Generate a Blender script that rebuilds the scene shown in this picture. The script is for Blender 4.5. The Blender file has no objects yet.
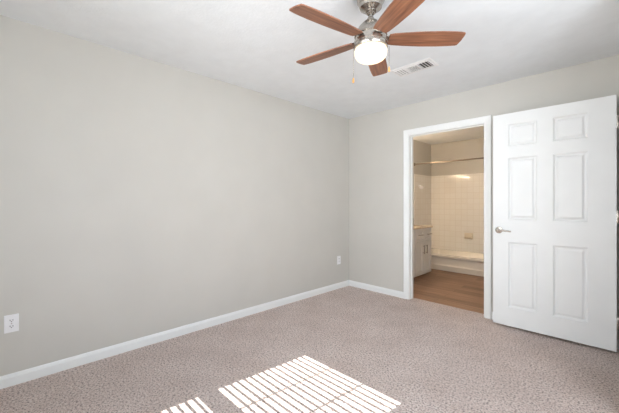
import bpy, bmesh, math, random
from mathutils import Vector, Matrix
random.seed(7)
S = bpy.context.scene
COL = S.collection
PI = math.pi

# ------------------------------------------------------------------ camera, world, sun, lights, exposure
cd = bpy.data.cameras.new('camera'); cam = bpy.data.objects.new('camera', cd); COL.objects.link(cam)
cam.location = (2.8792, -3.6552, 1.2148); cam.rotation_euler = (PI / 2, 0, 0.79199)
cd.sensor_fit = 'HORIZONTAL'; cd.sensor_width = 36; cd.lens = 314.45 / 619 * 36
cd.shift_y = -3.96 / 619; cd.clip_start = 0.02
S.camera = cam

EXPOSURE = 0.29
SUN_E = 20.0
WINDOW_W = 15.5
ALCOVE_FILL_W = 30.0
XALC = 3.75
w = bpy.data.worlds.new('sky'); S.world = w; w.use_nodes = True
wn = w.node_tree.nodes; wn['Background'].inputs[0].default_value = (0.62, 0.78, 1.0, 1); wn['Background'].inputs[1].default_value = 2.4

SUN_AZ = (0.0978, 0.9952); TAN_E = 0.89
sd = bpy.data.lights.new('sun', 'SUN'); sun = bpy.data.objects.new('sun', sd); COL.objects.link(sun)
sd.energy = SUN_E; sd.angle = math.radians(0.13); sd.color = (1.0, 0.95, 0.88)
sdir = Vector((SUN_AZ[0], SUN_AZ[1], -TAN_E)).normalized()
sun.rotation_euler = sdir.to_track_quat('-Z', 'Y').to_euler(); sun.location = (1.2, -8, 5)

def area(name, loc, direction, sx, sy, power, col, spread=180):
    l = bpy.data.lights.new(name, 'AREA'); l.shape = 'RECTANGLE'; l.size = sx; l.size_y = sy
    l.energy = power; l.color = col; l.spread = math.radians(spread)
    o = bpy.data.objects.new(name, l); COL.objects.link(o); o.location = loc
    o.rotation_euler = Vector(direction).to_track_quat('-Z', 'Y').to_euler()
    return o
# daylight coming in through the blinds of the two windows behind the camera
area('window_daylight', (1.85, -4.14, 1.42), (0.06, 1, 0.10), 1.6, 1.4, WINDOW_W, (0.95, 0.98, 1.0), 105)
# added fill to even out the left wall, placed at the invented alcove window
area('alcove_fill', (XALC - 0.03, -2.75, 1.45), (-1, 0.6, 0.32), 1.7, 1.4, ALCOVE_FILL_W, (0.95, 0.98, 1.0), 150)

S.view_settings.view_transform = 'Standard'; S.view_settings.look = 'None'
S.view_settings.gamma = 1.0; S.view_settings.use_curve_mapping = False
S.view_settings.exposure = EXPOSURE
S.cycles.use_denoising = True
S.cycles.max_bounces = 14; S.cycles.diffuse_bounces = 8; S.cycles.sample_clamp_indirect = 6
S.cycles.caustics_reflective = False; S.cycles.caustics_refractive = False

# ------------------------------------------------------------------ materials
def lin(c):
    return tuple(((x / 255) / 12.92 if x / 255 <= 0.04045 else ((x / 255 + 0.055) / 1.055) ** 2.4) for x in c) + (1,)

def mat(name, rgb, rough=0.6, metal=0.0, spec=0.5, noise=0.0, scale=20, bump=0.0, bscale=200, bdist=0.002, emit=None, estr=0, stretch=None):
    m = bpy.data.materials.new(name); m.use_nodes = True
    nt = m.node_tree; N = nt.nodes; L = nt.links; b = N['Principled BSDF']
    b.inputs['Base Color'].default_value = lin(rgb); b.inputs['Roughness'].default_value = rough
    b.inputs['Metallic'].default_value = metal; b.inputs['Specular IOR Level'].default_value = spec
    tc = N.new('ShaderNodeTexCoord'); src = tc.outputs['Object']
    if stretch:
        mp = N.new('ShaderNodeMapping'); mp.inputs['Scale'].default_value = stretch; L.new(src, mp.inputs[0]); src = mp.outputs[0]
    if noise:
        n = N.new('ShaderNodeTexNoise'); n.inputs['Scale'].default_value = scale; n.inputs['Detail'].default_value = 4
        L.new(src, n.inputs['Vector'])
        r = N.new('ShaderNodeValToRGB')
        lo = tuple(max(0, x * (1 - noise)) for x in rgb); hi = tuple(min(255, x * (1 + noise)) for x in rgb)
        r.color_ramp.elements[0].color = lin(lo); r.color_ramp.elements[1].color = lin(hi)
        r.color_ramp.elements[0].position = 0.3; r.color_ramp.elements[1].position = 0.7
        L.new(n.outputs['Fac'], r.inputs[0]); L.new(r.outputs[0], b.inputs['Base Color'])
    if bump:
        n2 = N.new('ShaderNodeTexNoise'); n2.inputs['Scale'].default_value = bscale; n2.inputs['Detail'].default_value = 3
        L.new(tc.outputs['Object'], n2.inputs['Vector'])
        bp = N.new('ShaderNodeBump'); bp.inputs['Strength'].default_value = bump; bp.inputs['Distance'].default_value = bdist
        L.new(n2.outputs['Fac'], bp.inputs['Height']); L.new(bp.outputs[0], b.inputs['Normal'])
    if emit:
        b.inputs['Emission Color'].default_value = lin(emit); b.inputs['Emission Strength'].default_value = estr
    return m

M = {}
M['wall'] = mat('greige_wall_paint', (202, 200, 194), 0.75, spec=0.25, noise=0.008, scale=3, bump=0.12, bscale=180, bdist=0.001)
M['ceiling'] = mat('white_ceiling_paint', (228, 232, 235), 0.9, spec=0.1, noise=0.01, scale=8, bump=0.5, bscale=60, bdist=0.003)
M['trim'] = mat('white_trim_paint', (236, 238, 238), 0.4, spec=0.4, noise=0.006, scale=6)
M['door'] = mat('white_door_paint', (232, 234, 234), 0.42, spec=0.4, noise=0.006, scale=6, bump=0.05, bscale=90, bdist=0.0006)
M['plastic'] = mat('white_plastic', (238, 238, 240), 0.35, noise=0.005, scale=30)
M['slot'] = mat('dark_slot', (40, 38, 36), 0.8, noise=0.05, scale=50)
M['nickel'] = mat('brushed_nickel', (178, 172, 164), 0.26, metal=1.0, noise=0.04, scale=80)
M['chrome'] = mat('polished_chrome', (150, 141, 130), 0.3, metal=1.0, noise=0.02, scale=40)
M['bulb_glass'] = mat('lit_frosted_glass', (190, 180, 165), 0.35, noise=0.004, scale=5, emit=(255, 238, 208), estr=0.88)
M['vanity_bulb'] = mat('lit_vanity_globe', (255, 240, 215), 0.4, noise=0.004, scale=5, emit=(255, 223, 186), estr=90)
M['cabinet'] = mat('white_cabinet_paint', (226, 224, 219), 0.45, noise=0.008, scale=8)
M['counter'] = mat('beige_cultured_marble', (222, 208, 188), 0.25, noise=0.04, scale=14)
M['enamel'] = mat('white_tub_enamel', (226, 222, 214), 0.22, noise=0.005, scale=5)
M['dish'] = mat('cream_ceramic', (226, 216, 198), 0.3, noise=0.006, scale=20)
M['fob'] = mat('golden_wood_fob', (205, 150, 80), 0.4, noise=0.08, scale=60)
M['vent'] = mat('white_vent_metal', (228, 228, 228), 0.5, noise=0.006, scale=20)
M['duct'] = mat('dark_duct', (96, 94, 92), 0.9, noise=0.05, scale=20)
M['slat'] = mat('white_blind_slat', (238, 236, 230), 0.5, noise=0.01, scale=10)
M['outside'] = mat('pale_ground', (150, 150, 140), 0.9, noise=0.05, scale=2)

def carpet_mat():
    m = bpy.data.materials.new('beige_plush_carpet'); m.use_nodes = True
    N = m.node_tree.nodes; L = m.node_tree.links; b = N['Principled BSDF']
    b.inputs['Roughness'].default_value = 1.0; b.inputs['Specular IOR Level'].default_value = 0.05
    b.inputs['Sheen Weight'].default_value = 0.15
    tc = N.new('ShaderNodeTexCoord')
    def noise(s, d, r=0.6):
        n = N.new('ShaderNodeTexNoise'); n.inputs['Scale'].default_value = s; n.inputs['Detail'].default_value = d
        n.inputs['Roughness'].default_value = r; L.new(tc.outputs['Object'], n.inputs['Vector']); return n
    n1 = noise(80, 5, 0.8); n2 = noise(3.2, 4); n3 = noise(260, 2)
    r = N.new('ShaderNodeValToRGB'); e = r.color_ramp.elements
    e[0].position = 0.38; e[0].color = lin((116, 93, 86)); e[1].position = 0.61; e[1].color = lin((255, 247, 242))
    mid = r.color_ramp.elements.new(0.5); mid.color = lin((246, 226, 217))
    L.new(n1.outputs['Fac'], r.inputs[0])
    r2 = N.new('ShaderNodeValToRGB'); e = r2.color_ramp.elements
    e[0].position = 0.3; e[0].color = (0.86, 0.83, 0.81, 1); e[1].position = 0.7; e[1].color = (1.0, 1.0, 1.0, 1)
    L.new(n2.outputs['Fac'], r2.inputs[0])
    mx = N.new('ShaderNodeMix'); mx.data_type = 'RGBA'; mx.blend_type = 'MULTIPLY'; mx.inputs[0].default_value = 1
    L.new(r.outputs[0], mx.inputs[6]); L.new(r2.outputs[0], mx.inputs[7]); L.new(mx.outputs[2], b.inputs['Base Color'])
    ad = N.new('ShaderNodeMath'); ad.operation = 'ADD'; L.new(n1.outputs['Fac'], ad.inputs[0])
    ml = N.new('ShaderNodeMath'); ml.operation = 'MULTIPLY'; ml.inputs[1].default_value = 0.5
    L.new(n3.outputs['Fac'], ml.inputs[0]); L.new(ml.outputs[0], ad.inputs[1])
    bp = N.new('ShaderNodeBump'); bp.inputs['Strength'].default_value = 0.9; bp.inputs['Distance'].default_value = 0.022
    L.new(ad.outputs[0], bp.inputs['Height']); L.new(bp.outputs[0], b.inputs['Normal'])
    return m
M['carpet'] = carpet_mat()

def plank_mat():
    m = bpy.data.materials.new('brown_vinyl_planks'); m.use_nodes = True
    N = m.node_tree.nodes; L = m.node_tree.links; b = N['Principled BSDF']
    b.inputs['Roughness'].default_value = 0.42; b.inputs['Specular IOR Level'].default_value = 0.35
    tc = N.new('ShaderNodeTexCoord')
    br = N.new('ShaderNodeTexBrick'); L.new(tc.outputs['Object'], br.inputs['Vector'])
    br.inputs['Scale'].default_value = 1; br.inputs['Brick Width'].default_value = 1.2; br.inputs['Row Height'].default_value = 0.15
    br.inputs['Mortar Size'].default_value = 0.0015; br.inputs['Mortar Smooth'].default_value = 0.2; br.inputs['Bias'].default_value = 0
    br.inputs['Color1'].default_value = lin((164, 130, 106)); br.inputs['Color2'].default_value = lin((126, 98, 79)); br.inputs['Mortar'].default_value = lin((64, 46, 34))
    mp = N.new('ShaderNodeMapping'); mp.inputs['Scale'].default_value = (2.5, 38, 38); L.new(tc.outputs['Object'], mp.inputs[0])
    n = N.new('ShaderNodeTexNoise'); n.inputs['Scale'].default_value = 1; n.inputs['Detail'].default_value = 5; L.new(mp.outputs[0], n.inputs['Vector'])
    r = N.new('ShaderNodeValToRGB'); e = r.color_ramp.elements
    e[0].position = 0.3; e[0].color = (0.66, 0.64, 0.62, 1); e[1].position = 0.7; e[1].color = (1.2, 1.18, 1.15, 1)
    L.new(n.outputs['Fac'], r.inputs[0])
    mx = N.new('ShaderNodeMix'); mx.data_type = 'RGBA'; mx.blend_type = 'MULTIPLY'; mx.inputs[0].default_value = 1
    L.new(br.outputs['Color'], mx.inputs[6]); L.new(r.outputs[0], mx.inputs[7]); L.new(mx.outputs[2], b.inputs['Base Color'])
    return m
M['planks'] = plank_mat()

def wood_mat():
    m = bpy.data.materials.new('walnut_blade_wood'); m.use_nodes = True
    N = m.node_tree.nodes; L = m.node_tree.links; b = N['Principled BSDF']
    b.inputs['Roughness'].default_value = 0.38
    tc = N.new('ShaderNodeTexCoord'); mp = N.new('ShaderNodeMapping'); mp.inputs['Scale'].default_value = (4, 55, 10)
    L.new(tc.outputs['Object'], mp.inputs[0])
    n = N.new('ShaderNodeTexNoise'); n.inputs['Scale'].default_value = 1; n.inputs['Detail'].default_value = 6; n.inputs['Distortion'].default_value = 0.4
    L.new(mp.outputs[0], n.inputs['Vector'])
    r = N.new('ShaderNodeValToRGB'); e = r.color_ramp.elements
    e[0].position = 0.3; e[0].color = lin((98, 61, 44)); e[1].position = 0.72; e[1].color = lin((156, 106, 78))
    L.new(n.outputs['Fac'], r.inputs[0]); L.new(r.outputs[0], b.inputs['Base Color'])
    return m
M['blade'] = wood_mat()

def tile_mat():
    m = bpy.data.materials.new('white_square_tile'); m.use_nodes = True
    N = m.node_tree.nodes; L = m.node_tree.links; b = N['Principled BSDF']
    b.inputs['Roughness'].default_value = 0.08; b.inputs['Specular IOR Level'].default_value = 0.13
    tc = N.new('ShaderNodeTexCoord'); sx = N.new('ShaderNodeSeparateXYZ'); L.new(tc.outputs['Object'], sx.inputs[0])
    ad = N.new('ShaderNodeMath'); ad.operation = 'ADD'; L.new(sx.outputs[0], ad.inputs[0]); L.new(sx.outputs[1], ad.inputs[1])
    cb = N.new('ShaderNodeCombineXYZ'); L.new(ad.outputs[0], cb.inputs[0]); L.new(sx.outputs[2], cb.inputs[1])
    br = N.new('ShaderNodeTexBrick'); L.new(cb.outputs[0], br.inputs['Vector']); br.offset = 0
    br.inputs['Scale'].default_value = 1; br.inputs['Brick Width'].default_value = 0.108; br.inputs['Row Height'].default_value = 0.108
    br.inputs['Mortar Size'].default_value = 0.003; br.inputs['Mortar Smooth'].default_value = 0.4
    br.inputs['Color1'].default_value = lin((242, 240, 235)); br.inputs['Color2'].default_value = lin((240, 237, 231)); br.inputs['Mortar'].default_value = lin((228, 223, 215))
    L.new(br.outputs['Color'], b.inputs['Base Color'])
    bp = N.new('ShaderNodeBump'); bp.inputs['Strength'].default_value = 0.15; bp.inputs['Distance'].default_value = 0.001; bp.invert = True
    L.new(br.outputs['Fac'], bp.inputs['Height']); L.new(bp.outputs[0], b.inputs['Normal'])
    return m
M['tile'] = tile_mat()

def glass_mat():
    m = bpy.data.materials.new('clear_window_glass'); m.use_nodes = True
    N = m.node_tree.nodes; L = m.node_tree.links
    for n in list(N): N.remove(n)
    o = N.new('ShaderNodeOutputMaterial'); t = N.new('ShaderNodeBsdfTransparent'); g = N.new('ShaderNodeBsdfGlossy')
    g.inputs['Roughness'].default_value = 0.02; mx = N.new('ShaderNodeMixShader'); mx.inputs[0].default_value = 0.07
    L.new(t.outputs[0], mx.inputs[1]); L.new(g.outputs[0], mx.inputs[2]); L.new(mx.outputs[0], o.inputs[0])
    return m
M['glass'] = glass_mat()

# ------------------------------------------------------------------ mesh helpers
def box(bm, x0, x1, y0, y1, z0, z1, bevel=0.0, seg=2):
    vs = [bm.verts.new((x, y, z)) for x in (x0, x1) for y in (y0, y1) for z in (z0, z1)]
    idx = [(0, 1, 3, 2), (4, 6, 7, 5), (0, 4, 5, 1), (2, 3, 7, 6), (0, 2, 6, 4), (1, 5, 7, 3)]
    fs = [bm.faces.new([vs[i] for i in f]) for f in idx]
    if bevel:
        es = list({e for f in fs for e in f.edges})
        bmesh.ops.bevel(bm, geom=es, offset=bevel, segments=seg, profile=0.5, affect='EDGES')

def frame_strip(bm, prof, rings, closed=False):
    """prof rings: list of lists of points with equal counts; skins between consecutive rings."""
    rows = [[bm.verts.new(p) for p in ring] for ring in rings]
    n = len(rows[0])
    for a, b in zip(rows, rows[1:]):
        for i in range(n if closed else n - 1):
            j = (i + 1) % n
            bm.faces.new((a[i], a[j], b[j], b[i]))
    return rows

def lathe(bm, prof, cx=0, cy=0, seg=40, cap0=True, cap1=True):
    rows = []
    for r, z in prof:
        rows.append([bm.verts.new((cx + r * math.cos(2 * PI * k / seg), cy + r * math.sin(2 * PI * k / seg), z)) for k in range(seg)])
    for a, b in zip(rows, rows[1:]):
        for k in range(seg):
            bm.faces.new((a[k], a[(k + 1) % seg], b[(k + 1) % seg], b[k]))
    if cap0: bm.faces.new(rows[0])
    if cap1: bm.faces.new(rows[-1])

def tube(bm, pts, r, seg=10, caps=True):
    pts = [Vector(p) for p in pts]; rows = []
    ref = None
    for i, p in enumerate(pts):
        t = (pts[min(i + 1, len(pts) - 1)] - pts[max(i - 1, 0)]).normalized()
        if ref is None:
            ref = Vector((0, 0, 1)) if abs(t.z) < 0.9 else Vector((1, 0, 0))
        u = t.cross(ref).normalized(); v = t.cross(u).normalized()
        rr = r[i] if isinstance(r, (list, tuple)) else r
        rows.append([bm.verts.new(p + u * rr * math.cos(2 * PI * k / seg) + v * rr * math.sin(2 * PI * k / seg)) for k in range(seg)])
    for a, b in zip(rows, rows[1:]):
        for k in range(seg):
            bm.faces.new((a[k], a[(k + 1) % seg], b[(k + 1) % seg], b[k]))
    if caps:
        bm.faces.new(rows[0]); bm.faces.new(rows[-1])

def obj(name, bm, m, parent=None, smooth=False, loc=None):
    bmesh.ops.recalc_face_normals(bm, faces=bm.faces[:])
    me = bpy.data.meshes.new(name); bm.to_mesh(me); bm.free()
    if smooth:
        for p in me.polygons: p.use_smooth = True
        try: me.set_sharp_from_angle(angle=math.radians(38))
        except Exception: pass
    me.materials.append(m)
    o = bpy.data.objects.new(name, me); COL.objects.link(o)
    if parent: o.parent = parent
    if loc: o.location = loc
    return o

def tag(o, label, cat, group=None, kind=None):
    o['label'] = label; o['category'] = cat
    if group: o['group'] = group
    if kind: o['kind'] = kind
    return o

def thing(name, label, cat, loc=(0, 0, 0), rz=0, group=None, kind=None):
    o = bpy.data.objects.new(name, None); COL.objects.link(o); o.empty_display_size = 0.1
    o.location = loc; o.rotation_euler = (0, 0, rz)
    return tag(o, label, cat, group, kind)

def boxes(name, m, lst, parent=None, bevel=0.0, loc=None):
    bm = bmesh.new()
    for b in lst: box(bm, *b, bevel=bevel)
    return obj(name, bm, m, parent, loc=loc)

def struct(o, label, cat):
    return tag(o, label, cat, kind='structure')

# ------------------------------------------------------------------ shell
H = 2.44; YF = -4.20; XR = 2.86; XC = 3.75; YB = 0.105; BATH_Y = 2.76; BATH_X = -0.01; BATH_H = 2.42
DL, DR, DH = 0.955, 1.806, 2.052       # bathroom doorway, clear of the jambs
JT = 0.018

bm = bmesh.new()
nx, ny = 2, 2
box(bm, -0.12, XC + 0.12, YF - 0.14, 0.0, -0.06, 0.0)
box(bm, DL - JT, DR + JT, 0.0, YB, -0.06, 0.0)
struct(obj('floor', bm, M['carpet']), 'mottled pinkish beige plush carpet covering the bedroom floor', 'carpet')
struct(boxes('floor', M['planks'], [(-0.12, 2.1, YB, BATH_Y + 0.1, -0.06, 0.0)]), 'brown wood-look plank floor inside the bathroom', 'floor')
struct(boxes('ceiling', M['ceiling'], [(-0.12, XC + 0.12, YF - 0.14, 0.11, H, H + 0.08)]), 'white lightly textured bedroom ceiling around the fan', 'ceiling')
struct(boxes('ceiling', M['ceiling'], [(-0.12, 2.1, 0.11, BATH_Y + 0.1, BATH_H, H + 0.08)]), 'warm-lit bathroom ceiling seen through the doorway', 'ceiling')

struct(boxes('wall_left', M['wall'], [(-0.12, 0.0, YF - 0.14, 0.0, 0, H)]), 'long plain greige wall on the left of the bedroom', 'wall')
struct(boxes('wall_back', M['wall'], [(-0.12, DL - JT, 0.0, YB, 0, H), (DR + JT, XC + 0.12, 0.0, YB, 0, H), (DL - JT, DR + JT, 0.0, YB, DH + JT, H)]),
       'greige wall with the bathroom doorway in it', 'wall')
# right wall: short stub carrying the hinged door, its opening, then a step out to the alcove where the camera stands
OP0, OP1 = -1.065, -0.150
struct(boxes('wall_right', M['wall'], [(XR, XR + 0.11, OP1 + 0.02, 0.0, 0, H), (XR, XR + 0.11, OP0 - 0.11, OP0, 0, H), (XR, XR + 0.11, OP0, OP1 + 0.02, 2.10, H),
                                        (XR + 0.11, XC, OP0 - 0.11, OP0, 0, H)]), 'greige wall the white panel door is hinged on', 'wall')
struct(boxes('wall_alcove', M['wall'], [(XC, XC + 0.12, YF - 0.14, -3.6, 0, H), (XC, XC + 0.12, -1.9, 0.0, 0, H), (XC, XC + 0.12, -3.6, -1.9, 0, 0.75), (XC, XC + 0.12, -3.6, -1.9, 2.15, H)]), 'greige wall closing the alcove and hallway', 'wall')
bm = bmesh.new()
box(bm, XC + 0.04, XC + 0.1, -3.6, -3.55, 0.75, 2.15); box(bm, XC + 0.04, XC + 0.1, -1.95, -1.9, 0.75, 2.15); box(bm, XC + 0.04, XC + 0.1, -3.55, -1.95, 0.75, 0.8)
box(bm, XC + 0.04, XC + 0.1, -3.55, -1.95, 2.1, 2.15); box(bm, XC + 0.05, XC + 0.09, -2.77, -2.73, 0.8, 2.1)
w3 = struct(obj('added_window', bm, M['trim']), 'white framed window added to the alcove for the fill light', 'window')  # unseen window, made up to go with the alcove fill light
bm = bmesh.new(); box(bm, XC + 0.066, XC + 0.07, -3.55, -1.95, 0.8, 2.1); obj('pane', bm, M['glass'], w3)
# window wall with two openings
W1 = (0.828, 1.698); W2 = (1.804, 2.674); WZ0, WZ1 = 0.70, 2.175
struct(boxes('wall_front', M['wall'], [(-0.12, W1[0], YF - 0.14, YF, 0, H), (W1[1], W2[0], YF - 0.14, YF, 0, H), (W2[1], XC + 0.12, YF - 0.14, YF, 0, H),
                                        (W1[0], W1[1], YF - 0.14, YF, 0, WZ0), (W1[0], W1[1], YF - 0.14, YF, WZ1, H),
                                        (W2[0], W2[1], YF - 0.14, YF, 0, WZ0), (W2[0], W2[1], YF - 0.14, YF, WZ1, H)]), 'window wall facing the doorway', 'wall')
# bathroom walls
struct(boxes('wall_bath_left', M['wall'], [(-0.12, BATH_X, YB, BATH_Y, 0, H)]), 'greige bathroom wall behind the white vanity', 'wall')
struct(boxes('wall_bath_back', M['wall'], [(-0.12, 2.1, BATH_Y, BATH_Y + 0.1, 0, H)]), 'greige bathroom wall above the tub tiles', 'wall')
struct(boxes('wall_bath_right', M['wall'], [(1.98, 2.1, YB, BATH_Y, 0, H), (1.52, 1.98, 1.99, BATH_Y, 0, H)]), 'bathroom wall at the far end of the tub', 'wall')

# tile surround over the tub, bullnose top edge
bm = bmesh.new()
box(bm, BATH_X, BATH_X + 0.008, 2.02, BATH_Y, 0.262, 1.765, 0.003, 2)
box(bm, BATH_X + 0.008, 1.52, BATH_Y - 0.008, BATH_Y, 0.262, 1.765, 0.003, 2)
struct(obj('wall_tile', bm, M['tile']), 'white square tiles lining the walls above the bathtub', 'tile')

# windows behind the camera
def window(name, x0, x1, label):
    yA, yB = YF - 0.13, YF - 0.06; f = 0.012
    bm = bmesh.new()
    box(bm, x0, x0 + f, yA, yB, WZ0, WZ1); box(bm, x1 - f, x1, yA, yB, WZ0, WZ1)
    box(bm, x0, x1, yA, yB, WZ1 - 0.02, WZ1); box(bm, x0, x1, yA, yB, WZ0, WZ0 + 0.02)
    box(bm, x0 + f, x1 - f, yA + 0.01, yA + 0.05, 1.382, 1.455)
    fr = struct(obj(name, bm, M['trim']), label, 'window')
    bm = bmesh.new(); box(bm, x0 + f, x1 - f, yA + 0.02, yA + 0.024, WZ0 + 0.02, WZ1 - 0.02)
    obj('pane', bm, M['glass'], fr)
    return fr
window('window_1', *W1, 'white framed sash window behind slatted blinds')
window('window_2', *W2, 'second white framed sash window behind slatted blinds')
def blind(x0, x1, label):
    t = thing('window_blind', label, 'blind', ((x0 + x1) / 2, YF - 0.03, WZ1 - 0.04), group='slatted blinds on the windows')
    hw = (x1 - x0) / 2 - 0.004
    bm = bmesh.new(); box(bm, -hw, hw, -0.024, 0.024, 0.0, 0.035); obj('headrail', bm, M['slat'], t)
    bm = bmesh.new(); pitch = 0.044; n = int((WZ1 - WZ0 - 0.06) / pitch); a = math.radians(28.5); hw2 = 0.025
    for i in range(n):
        z = -0.02 - i * pitch
        dy, dz = hw2 * math.cos(a), hw2 * math.sin(a); ty, tz = 0.0008 * math.sin(a), 0.0008 * math.cos(a)
        ring = [(-dy - ty, z + dz - tz), (dy - ty, z - dz - tz), (dy + ty, z - dz + tz), (-dy + ty, z + dz + tz)]
        rows = frame_strip(bm, None, [[(-hw, p[0], p[1]) for p in ring], [(hw, p[0], p[1]) for p in ring]], closed=True)
        bm.faces.new(rows[0]); bm.faces.new(rows[1])
    obj('slats', bm, M['slat'], t)
    for lx in (-0.145, 0.140):
        bm = bmesh.new(); box(bm, lx - 0.007, lx + 0.007, -0.024, -0.022, -0.02 - n * pitch, 0.0); obj('ladder_tape', bm, M['slat'], t)
    bm = bmesh.new(); box(bm, -hw, hw, -0.02, 0.02, -0.03 - n * pitch, -0.012 - n * pitch); obj('bottom_rail', bm, M['slat'], t)
blind(*W1, 'white slatted blind on the window nearer the left wall')
blind(*W2, 'white slatted blind on the window further from the left wall')

# ------------------------------------------------------------------ trim
def casing(xL, xR, h, wdt, y):
    """mitred colonial casing around a doorway in a wall facing -y"""
    bm = bmesh.new()
    prof = [(0, 0), (0, 0.008), (0.006, 0.0105), (0.016, 0.0105), (0.020, 0.0135), (wdt - 0.016, 0.017), (wdt - 0.004, 0.017), (wdt, 0.013), (wdt, 0)]
    rings = []
    for k in range(4):
        ring = []
        for u, d in prof:
            if k == 0: p = (xL - u, y - d, 0)
            elif k == 1: p = (xL - u, y - d, h + u)
            elif k == 2: p = (xR + u, y - d, h + u)
            else: p = (xR + u, y - d, 0)
            ring.append(p)
        rings.append(ring)
    rows = frame_strip(bm, None, rings, closed=True)
    bm.faces.new(rows[0]); bm.faces.new(rows[-1])
    return bm
tr = struct(obj('trim_1', casing(DL - 0.006, DR + 0.006, DH + 0.006, 0.068, 0.0), M['trim']), 'white moulded casing around the bathroom doorway', 'trim')
bm = bmesh.new()
box(bm, DL - JT, DL, 0.0005, YB, 0, DH); box(bm, DR, DR + JT, 0.0005, YB, 0, DH); box(bm, DL - JT, DR + JT, 0.0005, YB, DH, DH + JT)
box(bm, DL, DL + 0.010, 0.045, 0.078, 0, DH, 0.002); box(bm, DR - 0.010, DR, 0.045, 0.078, 0, DH, 0.002); box(bm, DL + .010, DR - .010, 0.045, 0.078, DH - 0.010, DH, 0.002)
obj('jamb', bm, M['trim'], tr)
bm = bmesh.new(); box(bm, DL, DL + 0.0015, 0.082, 0.102, 0.93, 1.02, 0.0005); obj('strike_plate', bm, M['nickel'], tr)

def baseboard_ring(p):  # p maps (thickness, z) to point
    prof = [(0, 0), (0.013, 0), (0.013, 0.056), (0.0115, 0.062), (0.0095, 0.064), (0.009, 0.069), (0.006, 0.076), (0.003, 0.079), (0, 0.079)]
    return [p(t, z) for t, z in prof]
bm = bmesh.new()
rows = frame_strip(bm, None, [baseboard_ring(lambda t, z: (t, YF, z)), baseboard_ring(lambda t, z: (t, -t, z))], closed=True)
bm.faces.new(rows[0]); bm.faces.new(rows[1])
struct(obj('baseboard_left', bm, M['trim']), 'white baseboard along the long left wall', 'baseboard')
bm = bmesh.new(); xe = DL - 0.006 - 0.068
rows = frame_strip(bm, None, [baseboard_ring(lambda t, z: (t, -t, z)), baseboard_ring(lambda t, z: (xe, -t, z))], closed=True)
bm.faces.new(rows[0]); bm.faces.new(rows[1])
struct(obj('baseboard_back', bm, M['trim']), 'short white baseboard between the room corner and bathroom doorway', 'baseboard')
bm = bmesh.new(); xs = DR + 0.006 + 0.068
rows = frame_strip(bm, None, [baseboard_ring(lambda t, z: (xs, -t, z)), baseboard_ring(lambda t, z: (XR, -t, z))], closed=True)
bm.faces.new(rows[0]); bm.faces.new(rows[1])
struct(obj('baseboard_back', bm, M['trim']), 'white baseboard hidden behind the open panel door', 'baseboard')

# ------------------------------------------------------------------ open six panel door (hinged on the right wall)
DX0, DX1, DYF, DYB, DZ0, DZ1 = 1.934, 2.815, -0.150, -0.115, 0.023, 2.076
def panel_door():
    bm = bmesh.new()
    xs = [DX0, 2.063, 2.293, 2.410, 2.643, DX1]
    zs = [DZ0, 0.205, 0.835, 1.050, 1.646, 1.757, 1.970, DZ1]
    def face_side(y, s):
        grid = [[bm.verts.new((x, y, z)) for z in zs] for x in xs]
        for i in range(5):
            for j in range(7):
                q = (grid[i][j], grid[i + 1][j], grid[i + 1][j + 1], grid[i][j + 1])
                if i in (1, 3) and j in (1, 3, 5):
                    x0, x1, z0, z1 = xs[i], xs[i + 1], zs[j], zs[j + 1]
                    prev = q
                    for ins, dep in ((0.004, 0.0035), (0.013, 0.012), (0.022, 0.0125), (0.036, 0.004), (0.040, 0.003)):
                        nv = (bm.verts.new((x0 + ins, y + s * dep, z0 + ins)), bm.verts.new((x1 - ins, y + s * dep, z0 + ins)),
                              bm.verts.new((x1 - ins, y + s * dep, z1 - ins)), bm.verts.new((x0 + ins, y + s * dep, z1 - ins)))
                        for k in range(4):
                            bm.faces.new((prev[k], prev[(k + 1) % 4], nv[(k + 1) % 4], nv[k]))
                        prev = nv
                    bm.faces.new(prev)
                else:
                    bm.faces.new(q)
        return grid
    A = face_side(DYF, 1); B = face_side(DYB, -1)
    for i in range(5):
        bm.faces.new((A[i][0], A[i + 1][0], B[i + 1][0], B[i][0])); bm.faces.new((A[i][7], A[i + 1][7], B[i + 1][7], B[i][7]))
    for j in range(7):
        bm.faces.new((A[0][j], A[0][j + 1], B[0][j + 1], B[0][j])); bm.faces.new((A[5][j], A[5][j + 1], B[5][j + 1], B[5][j]))
    return bm
door = struct(obj('door_1', panel_door(), M['door']), 'white six panel door standing open beside the bathroom doorway', 'door')
hx, hz = 1.985, 0.944
bm = bmesh.new()
def disc_y(bm, cx, cz, prof, seg=28):
    rows = [[bm.verts.new((cx + r * math.cos(2 * PI * k / seg), y, cz + r * math.sin(2 * PI * k / seg))) for k in range(seg)] for r, y in prof]
    for a, b in zip(rows, rows[1:]):
        for k in range(seg): bm.faces.new((a[k], a[(k + 1) % seg], b[(k + 1) % seg], b[k]))
    bm.faces.new(rows[0]); bm.faces.new(rows[-1])
disc_y(bm, hx, hz, [(0.032, DYF), (0.032, DYF - 0.004), (0.029, DYF - 0.009), (0.014, DYF - 0.012), (0.012, DYF - 0.03), (0.0125, DYF - 0.048), (0.011, DYF - 0.054), (0.004, DYF - 0.056)])
rose = obj('door_handle', bm, M['nickel'], door, smooth=True); rose['label'] = 'brushed nickel lever handle'
bm = bmesh.new()
pts = [(hx - 0.006, DYF - 0.046, hz), (hx + 0.02, DYF - 0.05, hz + 0.002), (hx + 0.05, DYF - 0.05, hz + 0.001), (hx + 0.085, DYF - 0.047, hz - 0.003), (hx + 0.112, DYF - 0.040, hz - 0.006)]
tube(bm, pts, [0.009, 0.0095, 0.0085, 0.0075, 0.006], 12)
obj('lever', bm, M['nickel'], rose, smooth=True)
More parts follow.
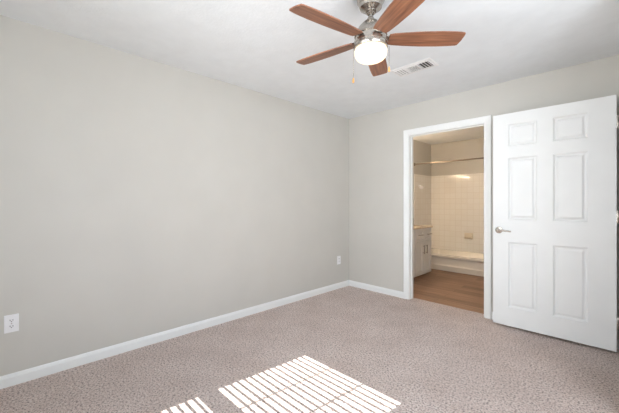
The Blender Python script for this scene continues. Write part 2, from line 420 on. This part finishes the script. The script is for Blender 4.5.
for z in (0.25, 1.10, 1.86):
    bm = bmesh.new()
    lathe(bm, [(0.003, z - 0.052), (0.006, z - 0.047), (0.006, z + 0.047), (0.003, z + 0.052)], DX1 + 0.008, DYF - 0.003, 14)
    box(bm, DX1, DX1 + 0.003, DYF + 0.001, DYB - 0.003, z - 0.045, z + 0.045)
    h = obj('hinge', bm, M['nickel'], door, smooth=True)

# ------------------------------------------------------------------ wall outlets
def outlet(y, z, duplex, label):
    t = thing('wall_outlet', label, 'outlet', (0, y, z), 0)
    bm = bmesh.new()
    box(bm, 0.0, 0.006, -0.036, 0.036, -0.0585, 0.0585, 0.0025, 3)
    obj('cover_plate', bm, M['plastic'], t)
    for s in (-1, 1):
        bm = bmesh.new(); zc = s * 0.0197
        ring = []
        for k in range(24):
            a = 2 * PI * k / 24; yy = max(-0.0165, min(0.0165, 0.0195 * math.cos(a))); zz = 0.0145 * math.sin(a)
            ring.append((yy, zc + max(-0.0125, min(0.0125, zz))))
        rows = frame_strip(bm, None, [[(0.005, a, b) for a, b in ring], [(0.0075, a, b) for a, b in ring]], closed=True)
        bm.faces.new(rows[-1])
        r = obj('receptacle', bm, M['plastic'], t)
        bm = bmesh.new()
        box(bm, 0.0074, 0.0078, -0.0085, -0.0055, zc - 0.001, zc + 0.008); box(bm, 0.0074, 0.0078, 0.0055, 0.0085, zc - 0.001, zc + 0.008)
        box(bm, 0.0074, 0.0078, -0.0025, 0.0025, zc - 0.0085, zc - 0.0035)
        obj('slots', bm, M['slot'], r)
    bm = bmesh.new()
    rows = [[bm.verts.new((xx, 0.003 * math.cos(k * PI / 5), 0.003 * math.sin(k * PI / 5))) for k in range(10)] for xx in (0.005, 0.0072)]
    for k in range(10): bm.faces.new((rows[0][k], rows[0][(k + 1) % 10], rows[1][(k + 1) % 10], rows[1][k]))
    bm.faces.new(rows[1]); obj('screw', bm, M['nickel'], t)
    return t
outlet(-3.597, 0.412, True, 'white duplex outlet low on left wall near the picture edge')
outlet(-0.232, 0.400, True, 'small white outlet low on left wall close to the room corner')

# ------------------------------------------------------------------ ceiling vent
def vent():
    cx, cy, lx, ly = 1.510, -0.968, 0.380, 0.200
    t = thing('ceiling_vent', 'white three-section air register in the ceiling behind the fan', 'vent', (cx, cy, H))
    hx, hy = lx / 2, ly / 2; ix, iy = hx - 0.03, hy - 0.032
    bm = bmesh.new()
    rects = [(hx, hy, 0.0), (hx, hy, -0.002), (hx - 0.006, hy - 0.006, -0.006), (ix + 0.006, iy + 0.006, -0.006), (ix, iy, -0.010), (ix, iy, 0.0)]
    rings = [[(a, b, z), (-a, b, z), (-a, -b, z), (a, -b, z)] for a, b, z in rects]
    frame_strip(bm, None, rings, closed=True)
    obj('frame', bm, M['vent'], t)
    bm = bmesh.new(); box(bm, -ix, ix, -iy, iy, -0.0012, -0.0004); obj('duct_opening', bm, M['duct'], t)
    z3 = 2 * ix / 3
    for k, xd in enumerate((-ix + z3, ix - z3)):
        bm = bmesh.new(); box(bm, xd - 0.006, xd + 0.006, -iy, iy, -0.011, -0.001); obj('divider', bm, M['vent'], t)
    def louver(p0, p1, tilt, hw=0.011):
        bm = bmesh.new(); p0, p1 = Vector(p0), Vector(p1); d = (p1 - p0).normalized(); n = Vector((-d.y, d.x, 0))
        wv = n * math.cos(tilt) * hw + Vector((0, 0, math.sin(tilt) * hw)); up = Vector((0, 0, 0.0012))
        ring = [-wv, wv, wv + up, -wv + up]
        rows = frame_strip(bm, None, [[p0 + r for r in ring], [p1 + r for r in ring]], closed=True)
        bm.faces.new(rows[0]); bm.faces.new(rows[1])
        obj('louver', bm, M['vent'], t)
    n = 4
    for i in range(n):
        x = -ix + (i + 0.5) * (z3 - 0.006) / n; louver((x, -iy, -0.008), (x, iy, -0.008), -0.1, 0.0088)
        x = ix - (i + 0.5) * (z3 - 0.006) / n; louver((x, -iy, -0.008), (x, iy, -0.008), 0.55)
    for i in range(7):
        y = -iy + (i + 0.5) * 2 * iy / 7; louver((-ix + z3 + 0.006, y, -0.008), (ix - z3 - 0.006, y, -0.008), 0.1, 0.0078)
vent()

# ------------------------------------------------------------------ ceiling fan
FX, FY = 1.811, -2.093; FZ = 2.178
fan = thing('ceiling_fan', 'brushed nickel ceiling fan with five walnut blades and lit globe', 'ceiling fan', (FX, FY, H))
def fpart(name, prof, m, parent=fan, seg=48, smooth=True):
    bm = bmesh.new(); lathe(bm, [(r, z - H) for r, z in prof], 0, 0, seg); return obj(name, bm, m, parent, smooth)
fpart('canopy', [(0.080, H), (0.083, 2.432), (0.083, 2.415), (0.080, 2.400), (0.070, 2.385), (0.066, 2.370), (0.064, 2.362), (0.050, 2.352), (0.036, 2.346), (0.032, 2.340)], M['nickel'])
fpart('hanger_ball', [(0.020, 2.346), (0.026, 2.338), (0.026, 2.330), (0.018, 2.322)], M['nickel'])
fpart('downrod', [(0.0115, 2.325), (0.0115, 2.29)], M['nickel'], seg=20)
fpart('motor_housing', [(0.018, 2.305), (0.021, 2.300), (0.021, 2.286), (0.034, 2.283), (0.046, 2.276), (0.070, 2.250), (0.086, 2.222), (0.094, 2.204), (0.096, 2.196), (0.093, 2.192)], M['nickel'])
fpart('blade_hub', [(0.090, 2.192), (0.090, 2.167)], M['nickel'])
fpart('light_ring', [(0.092, 2.168), (0.098, 2.166), (0.099, 2.160), (0.099, 2.150), (0.0965, 2.148), (0.0965, 2.145), (0.099, 2.143), (0.099, 2.128), (0.096, 2.123), (0.086, 2.122)], M['nickel'])
g = fpart('globe_shade', [(0.084, 2.124), (0.091, 2.120), (0.0945, 2.110), (0.0945, 2.096), (0.091, 2.080), (0.082, 2.066), (0.066, 2.056), (0.045, 2.050), (0.020, 2.047), (0.004, 2.0465)], M['bulb_glass'])
g['label'] = 'glowing frosted glass globe'
PH = 0.782; PITCH = math.radians(11)
def blade_mesh():
    bm = bmesh.new()
    # outline in blade space: x outward, +y on the counter-clockwise side
    up = [(0.105, 0.040), (0.13, 0.046), (0.20, 0.053), (0.30, 0.059), (0.40, 0.060), (0.47, 0.057), (0.516, 0.053)]
    dn = [(0.105, -0.040), (0.13, -0.046), (0.20, -0.053), (0.30, -0.060), (0.40, -0.062), (0.47, -0.060), (0.51, -0.056), (0.533, -0.051)]
    tip = [(0.527, 0.048), (0.535, 0.010), (0.537, -0.025), (0.537, -0.046)]
    out = dn + tip[::-1] + up[::-1]
    lo = [bm.verts.new((x, y, -0.0035)) for x, y in out]; hi = [bm.verts.new((x, y, 0.0035)) for x, y in out]
    bm.faces.new(lo); bm.faces.new(hi); n = len(out)
    for k in range(n): bm.faces.new((lo[k], lo[(k + 1) % n], hi[(k + 1) % n], hi[k]))
    return bm
def iron_mesh():
    bm = bmesh.new()
    box(bm, 0.080, 0.135, -0.026, 0.026, 0.0036, 0.0070, 0.001, 1)
    return bm
b0 = obj('blade', blade_mesh(), M['blade'], fan); i0 = obj('blade_iron', iron_mesh(), M['nickel'], b0)
for k in range(5):
    b, i = (b0, i0) if k == 0 else (b0.copy(), i0.copy())
    if k:
        COL.objects.link(b); COL.objects.link(i); b.parent = fan; i.parent = b
    a = PH - k * 2 * PI / 5
    b.matrix_local = Matrix.Translation((0, 0, FZ - H)) @ Matrix.Rotation(a, 4, 'Z') @ Matrix.Rotation(-PITCH, 4, 'X')
CR = Vector((math.cos(0.79199), math.sin(0.79199), 0))
def pull_chain(off, z0, z1, side):
    bm = bmesh.new(); p = CR * off + Vector((-CR.y, CR.x, 0)) * side
    z = z0
    tube(bm, [(p.x, p.y, z0 - H), (p.x, p.y, z1 - H)], 0.0009, 6)
    while z > z1:
        bmesh.ops.create_icosphere(bm, subdivisions=1, radius=0.0019, matrix=Matrix.Translation((p.x, p.y, z - H))); z -= 0.006
    c = obj('pull_chain', bm, M['nickel'], fan)
    bm = bmesh.new(); lathe(bm, [(0.0015, z1 - H + 0.002), (0.0045, z1 - H - 0.004), (0.0065, z1 - H - 0.018), (0.0060, z1 - H - 0.026), (0.0025, z1 - H - 0.030)], p.x, p.y, 14)
    f = obj('chain_fob', bm, M['fob'], c, smooth=True)
pull_chain(-0.1025, 2.135, 1.950, 0.0)
pull_chain(0.1085, 2.135, 2.016, 0.0)

# ------------------------------------------------------------------ bathroom
def bathtub():
    x0, x1, y0, y1, zt = BATH_X + 0.009, 1.518, 1.995, BATH_Y - 0.009, 0.272
    t = thing('bathtub', 'white alcove bathtub with a bowed apron against the tiled wall', 'bathtub', (0.75, 2.0, 0))
    ox, oy = 0.75, 2.0
    bm = bmesh.new()
    # rounded-rectangle rings: outer wall up, over the rim, down the basin
    def rr(a0, a1, b0, b1, z, r, n=6):
        pts = []
        for cx, cy, s in ((a1 - r, b1 - r, 0), (a0 + r, b1 - r, 1), (a0 + r, b0 + r, 2), (a1 - r, b0 + r, 3)):
            for k in range(n + 1):
                a = (s + k / n) * PI / 2; pts.append((cx + r * math.cos(a) - ox, cy + r * math.sin(a) - oy, z))
        return pts
    rings = [rr(x0, x1, y0, y1, 0.251, 0.004), rr(x0, x1, y0, y1, zt - 0.014, 0.004), rr(x0 + 0.003, x1 - 0.003, y0 + 0.004, y1 - 0.003, zt - 0.004, 0.004), rr(x0 + 0.01, x1 - 0.01, y0 + 0.014, y1 - 0.01, zt, 0.006),
             rr(x0 + 0.07, x1 - 0.07, y0 + 0.075, y1 - 0.05, zt, 0.12), rr(x0 + 0.085, x1 - 0.085, y0 + 0.09, y1 - 0.062, zt - 0.012, 0.13),
             rr(x0 + 0.14, x1 - 0.12, y0 + 0.12, y1 - 0.09, 0.12, 0.14), rr(x0 + 0.2, x1 - 0.18, y0 + 0.17, y1 - 0.14, 0.07, 0.12)]
    rows = frame_strip(bm, None, rings, closed=True); bm.faces.new(rows[-1])
    obj('rim', bm, M['enamel'], t, smooth=True)
    # apron: recessed panel whose top edge bows down towards the middle, plinth band along the floor
    bm = bmesh.new(); n = 24; rowsx = []
    for k in range(n + 1):
        x = x0 + (x1 - x0) * k / n; u = (x - x0) / (x1 - x0); bow = 0.040 * math.sin(PI * u)
        zlip = 0.251 - 0.5 * bow
        prof = [(y0 + 0.0, 0.252), (y0 + 0.0, zlip), (y0 + 0.010, zlip - 0.010), (y0 + 0.020, zlip - 0.016), (y0 + 0.022, 0.112), (y0 + 0.014, 0.094), (y0 + 0.004, 0.086), (y0 + 0.002, 0.03), (y0 + 0.002, 0.0), (y0 + 0.05, 0.0), (y0 + 0.05, 0.252)]
        rowsx.append([(x - ox, y - oy, z) for y, z in prof])
    rows = frame_strip(bm, None, rowsx, closed=True); bm.faces.new(rows[0]); bm.faces.new(rows[-1])
    obj('apron', bm, M['enamel'], t, smooth=True)
bathtub()

def vanity():
    x0, xf, y0, y1, zt = BATH_X + 0.001, 0.520, 0.66, 1.603, 0.790
    t = thing('vanity_cabinet', 'white bathroom vanity cabinet with drawers and doors beside the tub', 'cabinet', (x0, y0, 0))
    bm = bmesh.new()
    box(bm, 0, xf - x0 - 0.018, 0, y1 - y0, 0.034, zt)
    obj('carcass', bm, M['cabinet'], t)
    bm = bmesh.new(); box(bm, 0, xf - x0 - 0.078, 0.02, y1 - y0 - 0.03, 0, 0.034); obj('toe_kick', bm, M['cabinet'], t)
    F0 = xf - x0 - 0.018
    def front(name, ya, yb, za, zb, rail, hy, hz, vertical):
        bm = bmesh.new()
        rects = [(0, 0.0, 0), (0, 0.016, 0), (0.002, 0.018, 0), (rail, 0.018, 0), (rail + 0.007, 0.003, 0)]
        rings = [[(F0 + d, ya + i, za + i), (F0 + d, yb - i, za + i), (F0 + d, yb - i, zb - i), (F0 + d, ya + i, zb - i)] for i, d, _ in rects]
        rows = frame_strip(bm, None, rings, closed=True); bm.faces.new(rows[-1]); bm.faces.new(rows[0])
        d = obj(name, bm, M['cabinet'], t)
        bm = bmesh.new(); L = 0.055; X = F0 + 0.018
        if vertical: pts = [(X, hy, hz - L), (X + 0.03, hy, hz - L), (X + 0.03, hy, hz + L), (X, hy, hz + L)]; ends = [(X + .03, hy, hz - L - .015), (X + .03, hy, hz + L + .015)]
        else: pts = [(X, hy - L, hz), (X + 0.03, hy - L, hz), (X + 0.03, hy + L, hz), (X, hy + L, hz)]; ends = [(X + .03, hy - L - .015, hz), (X + .03, hy + L + .015, hz)]
        tube(bm, ends, 0.006, 10); tube(bm, pts[:2], 0.005, 8); tube(bm, pts[2:], 0.005, 8)
        obj('handle', bm, M['nickel'], d, smooth=True)
    W = y1 - y0; mid = 1.328 - y0
    front('drawer', mid - 0.265, mid - 0.004, 0.592, 0.768, 0.03, mid - 0.14, 0.688, False)
    front('drawer', mid + 0.004, W - 0.008, 0.592, 0.768, 0.03, mid + 0.155, 0.688, False)
    front('door', mid - 0.265, mid - 0.004, 0.042, 0.578, 0.055, mid - 0.050, 0.447, True)
    front('door', mid + 0.004, W - 0.008, 0.042, 0.578, 0.055, mid + 0.050, 0.447, True)
    # counter with a backsplash lip
    bm = bmesh.new(); box(bm, BATH_X + 0.001, 0.538, y0 - 0.01, y1 + 0.012, zt, zt + 0.030, 0.006, 3)
    box(bm, BATH_X + 0.001, BATH_X + 0.02, y0 - 0.01, y1 + 0.012, zt + 0.030, zt + 0.12, 0.003, 2)
    tag(obj('countertop', bm, M['counter']), 'beige vanity countertop lying on the white bathroom cabinet', 'countertop')
vanity()

rod = thing('shower_rod', 'chrome shower curtain rod stretched above the bathtub', 'curtain rod', (BATH_X, 2.035, 1.950))
bm = bmesh.new(); tube(bm, [(0.004, 0, 0), (1.528, 0, 0)], 0.0125, 16); obj('rod', bm, M['chrome'], rod, smooth=True)
for xa, xb in ((0.0005, 0.016), (1.529, 1.514)):
    bm = bmesh.new(); tube(bm, [(xa, 0, 0), ((xa + xb) / 2, 0, 0), (xb, 0, 0)], [0.032, 0.030, 0.018], 20); obj('flange', bm, M['chrome'], rod, smooth=True)

# soap dish on the back tiles
sd_ = thing('soap_dish', 'small ceramic soap dish fixed to the tiles above the tub', 'soap dish', (0.735, BATH_Y - 0.008, 0.575))
bm = bmesh.new(); box(bm, -0.075, 0.075, -0.024, 0, -0.055, 0.058, 0.008, 3); obj('back_plate', bm, M['dish'], sd_, smooth=True)
bm = bmesh.new(); rings = []
for z, yy, xx in ((-0.05, 0.03, 0.055), (-0.046, 0.05, 0.064), (-0.02, 0.066, 0.070), (-0.016, 0.066, 0.070), (-0.016, 0.056, 0.060), (-0.034, 0.046, 0.054), (-0.036, 0.024, 0.045)):
    rings.append([(-xx, -0.012, z), (xx, -0.012, z), (xx, -yy * 0.8, z), (xx * 0.8, -yy, z), (-xx * 0.8, -yy, z), (-xx, -yy * 0.8, z)])
rows = frame_strip(bm, None, rings, closed=True); bm.faces.new(rows[0]); bm.faces.new(rows[-1])
obj('tray', bm, M['dish'], sd_)

# shower head on the left tiles
sh = thing('showerhead', 'small pale shower head on the left tile wall above the tub', 'shower head', (BATH_X + 0.008, 2.20, 1.545))
bm = bmesh.new(); tube(bm, [(0, 0, 0), (0.004, 0, 0), (0.008, 0, 0)], [0.030, 0.028, 0.012], 20); obj('escutcheon', bm, M['plastic'], sh, smooth=True)
bm = bmesh.new(); tube(bm, [(0.004, 0, 0), (0.025, 0, 0.006), (0.04, -0.005, 0.002), (0.052, -0.012, -0.012)], 0.009, 12); obj('arm', bm, M['plastic'], sh, smooth=True)
bm = bmesh.new(); tube(bm, [(0.050, -0.010, -0.008), (0.057, -0.020, -0.018), (0.066, -0.034, -0.032), (0.071, -0.042, -0.040), (0.073, -0.045, -0.043)], [0.012, 0.016, 0.034, 0.038, 0.034], 22); obj('spray_face', bm, M['plastic'], sh, smooth=True)

# vanity light bar on the wall over the counter (just out of sight, lights the bathroom)
vl = thing('vanity_light', 'three globe vanity light bar on the wall above the counter', 'wall light', (BATH_X, 1.12, 1.86))
bm = bmesh.new(); box(bm, 0.0005, 0.03, -0.30, 0.30, -0.04, 0.04, 0.004, 2); obj('back_plate', bm, M['chrome'], vl)
for yy in (-0.22, 0.0, 0.22):
    bm = bmesh.new(); bmesh.ops.create_uvsphere(bm, u_segments=20, v_segments=12, radius=0.05, matrix=Matrix.Translation((0.085, yy, -0.02))); obj('globe', bm, M['vanity_bulb'], vl, smooth=True)
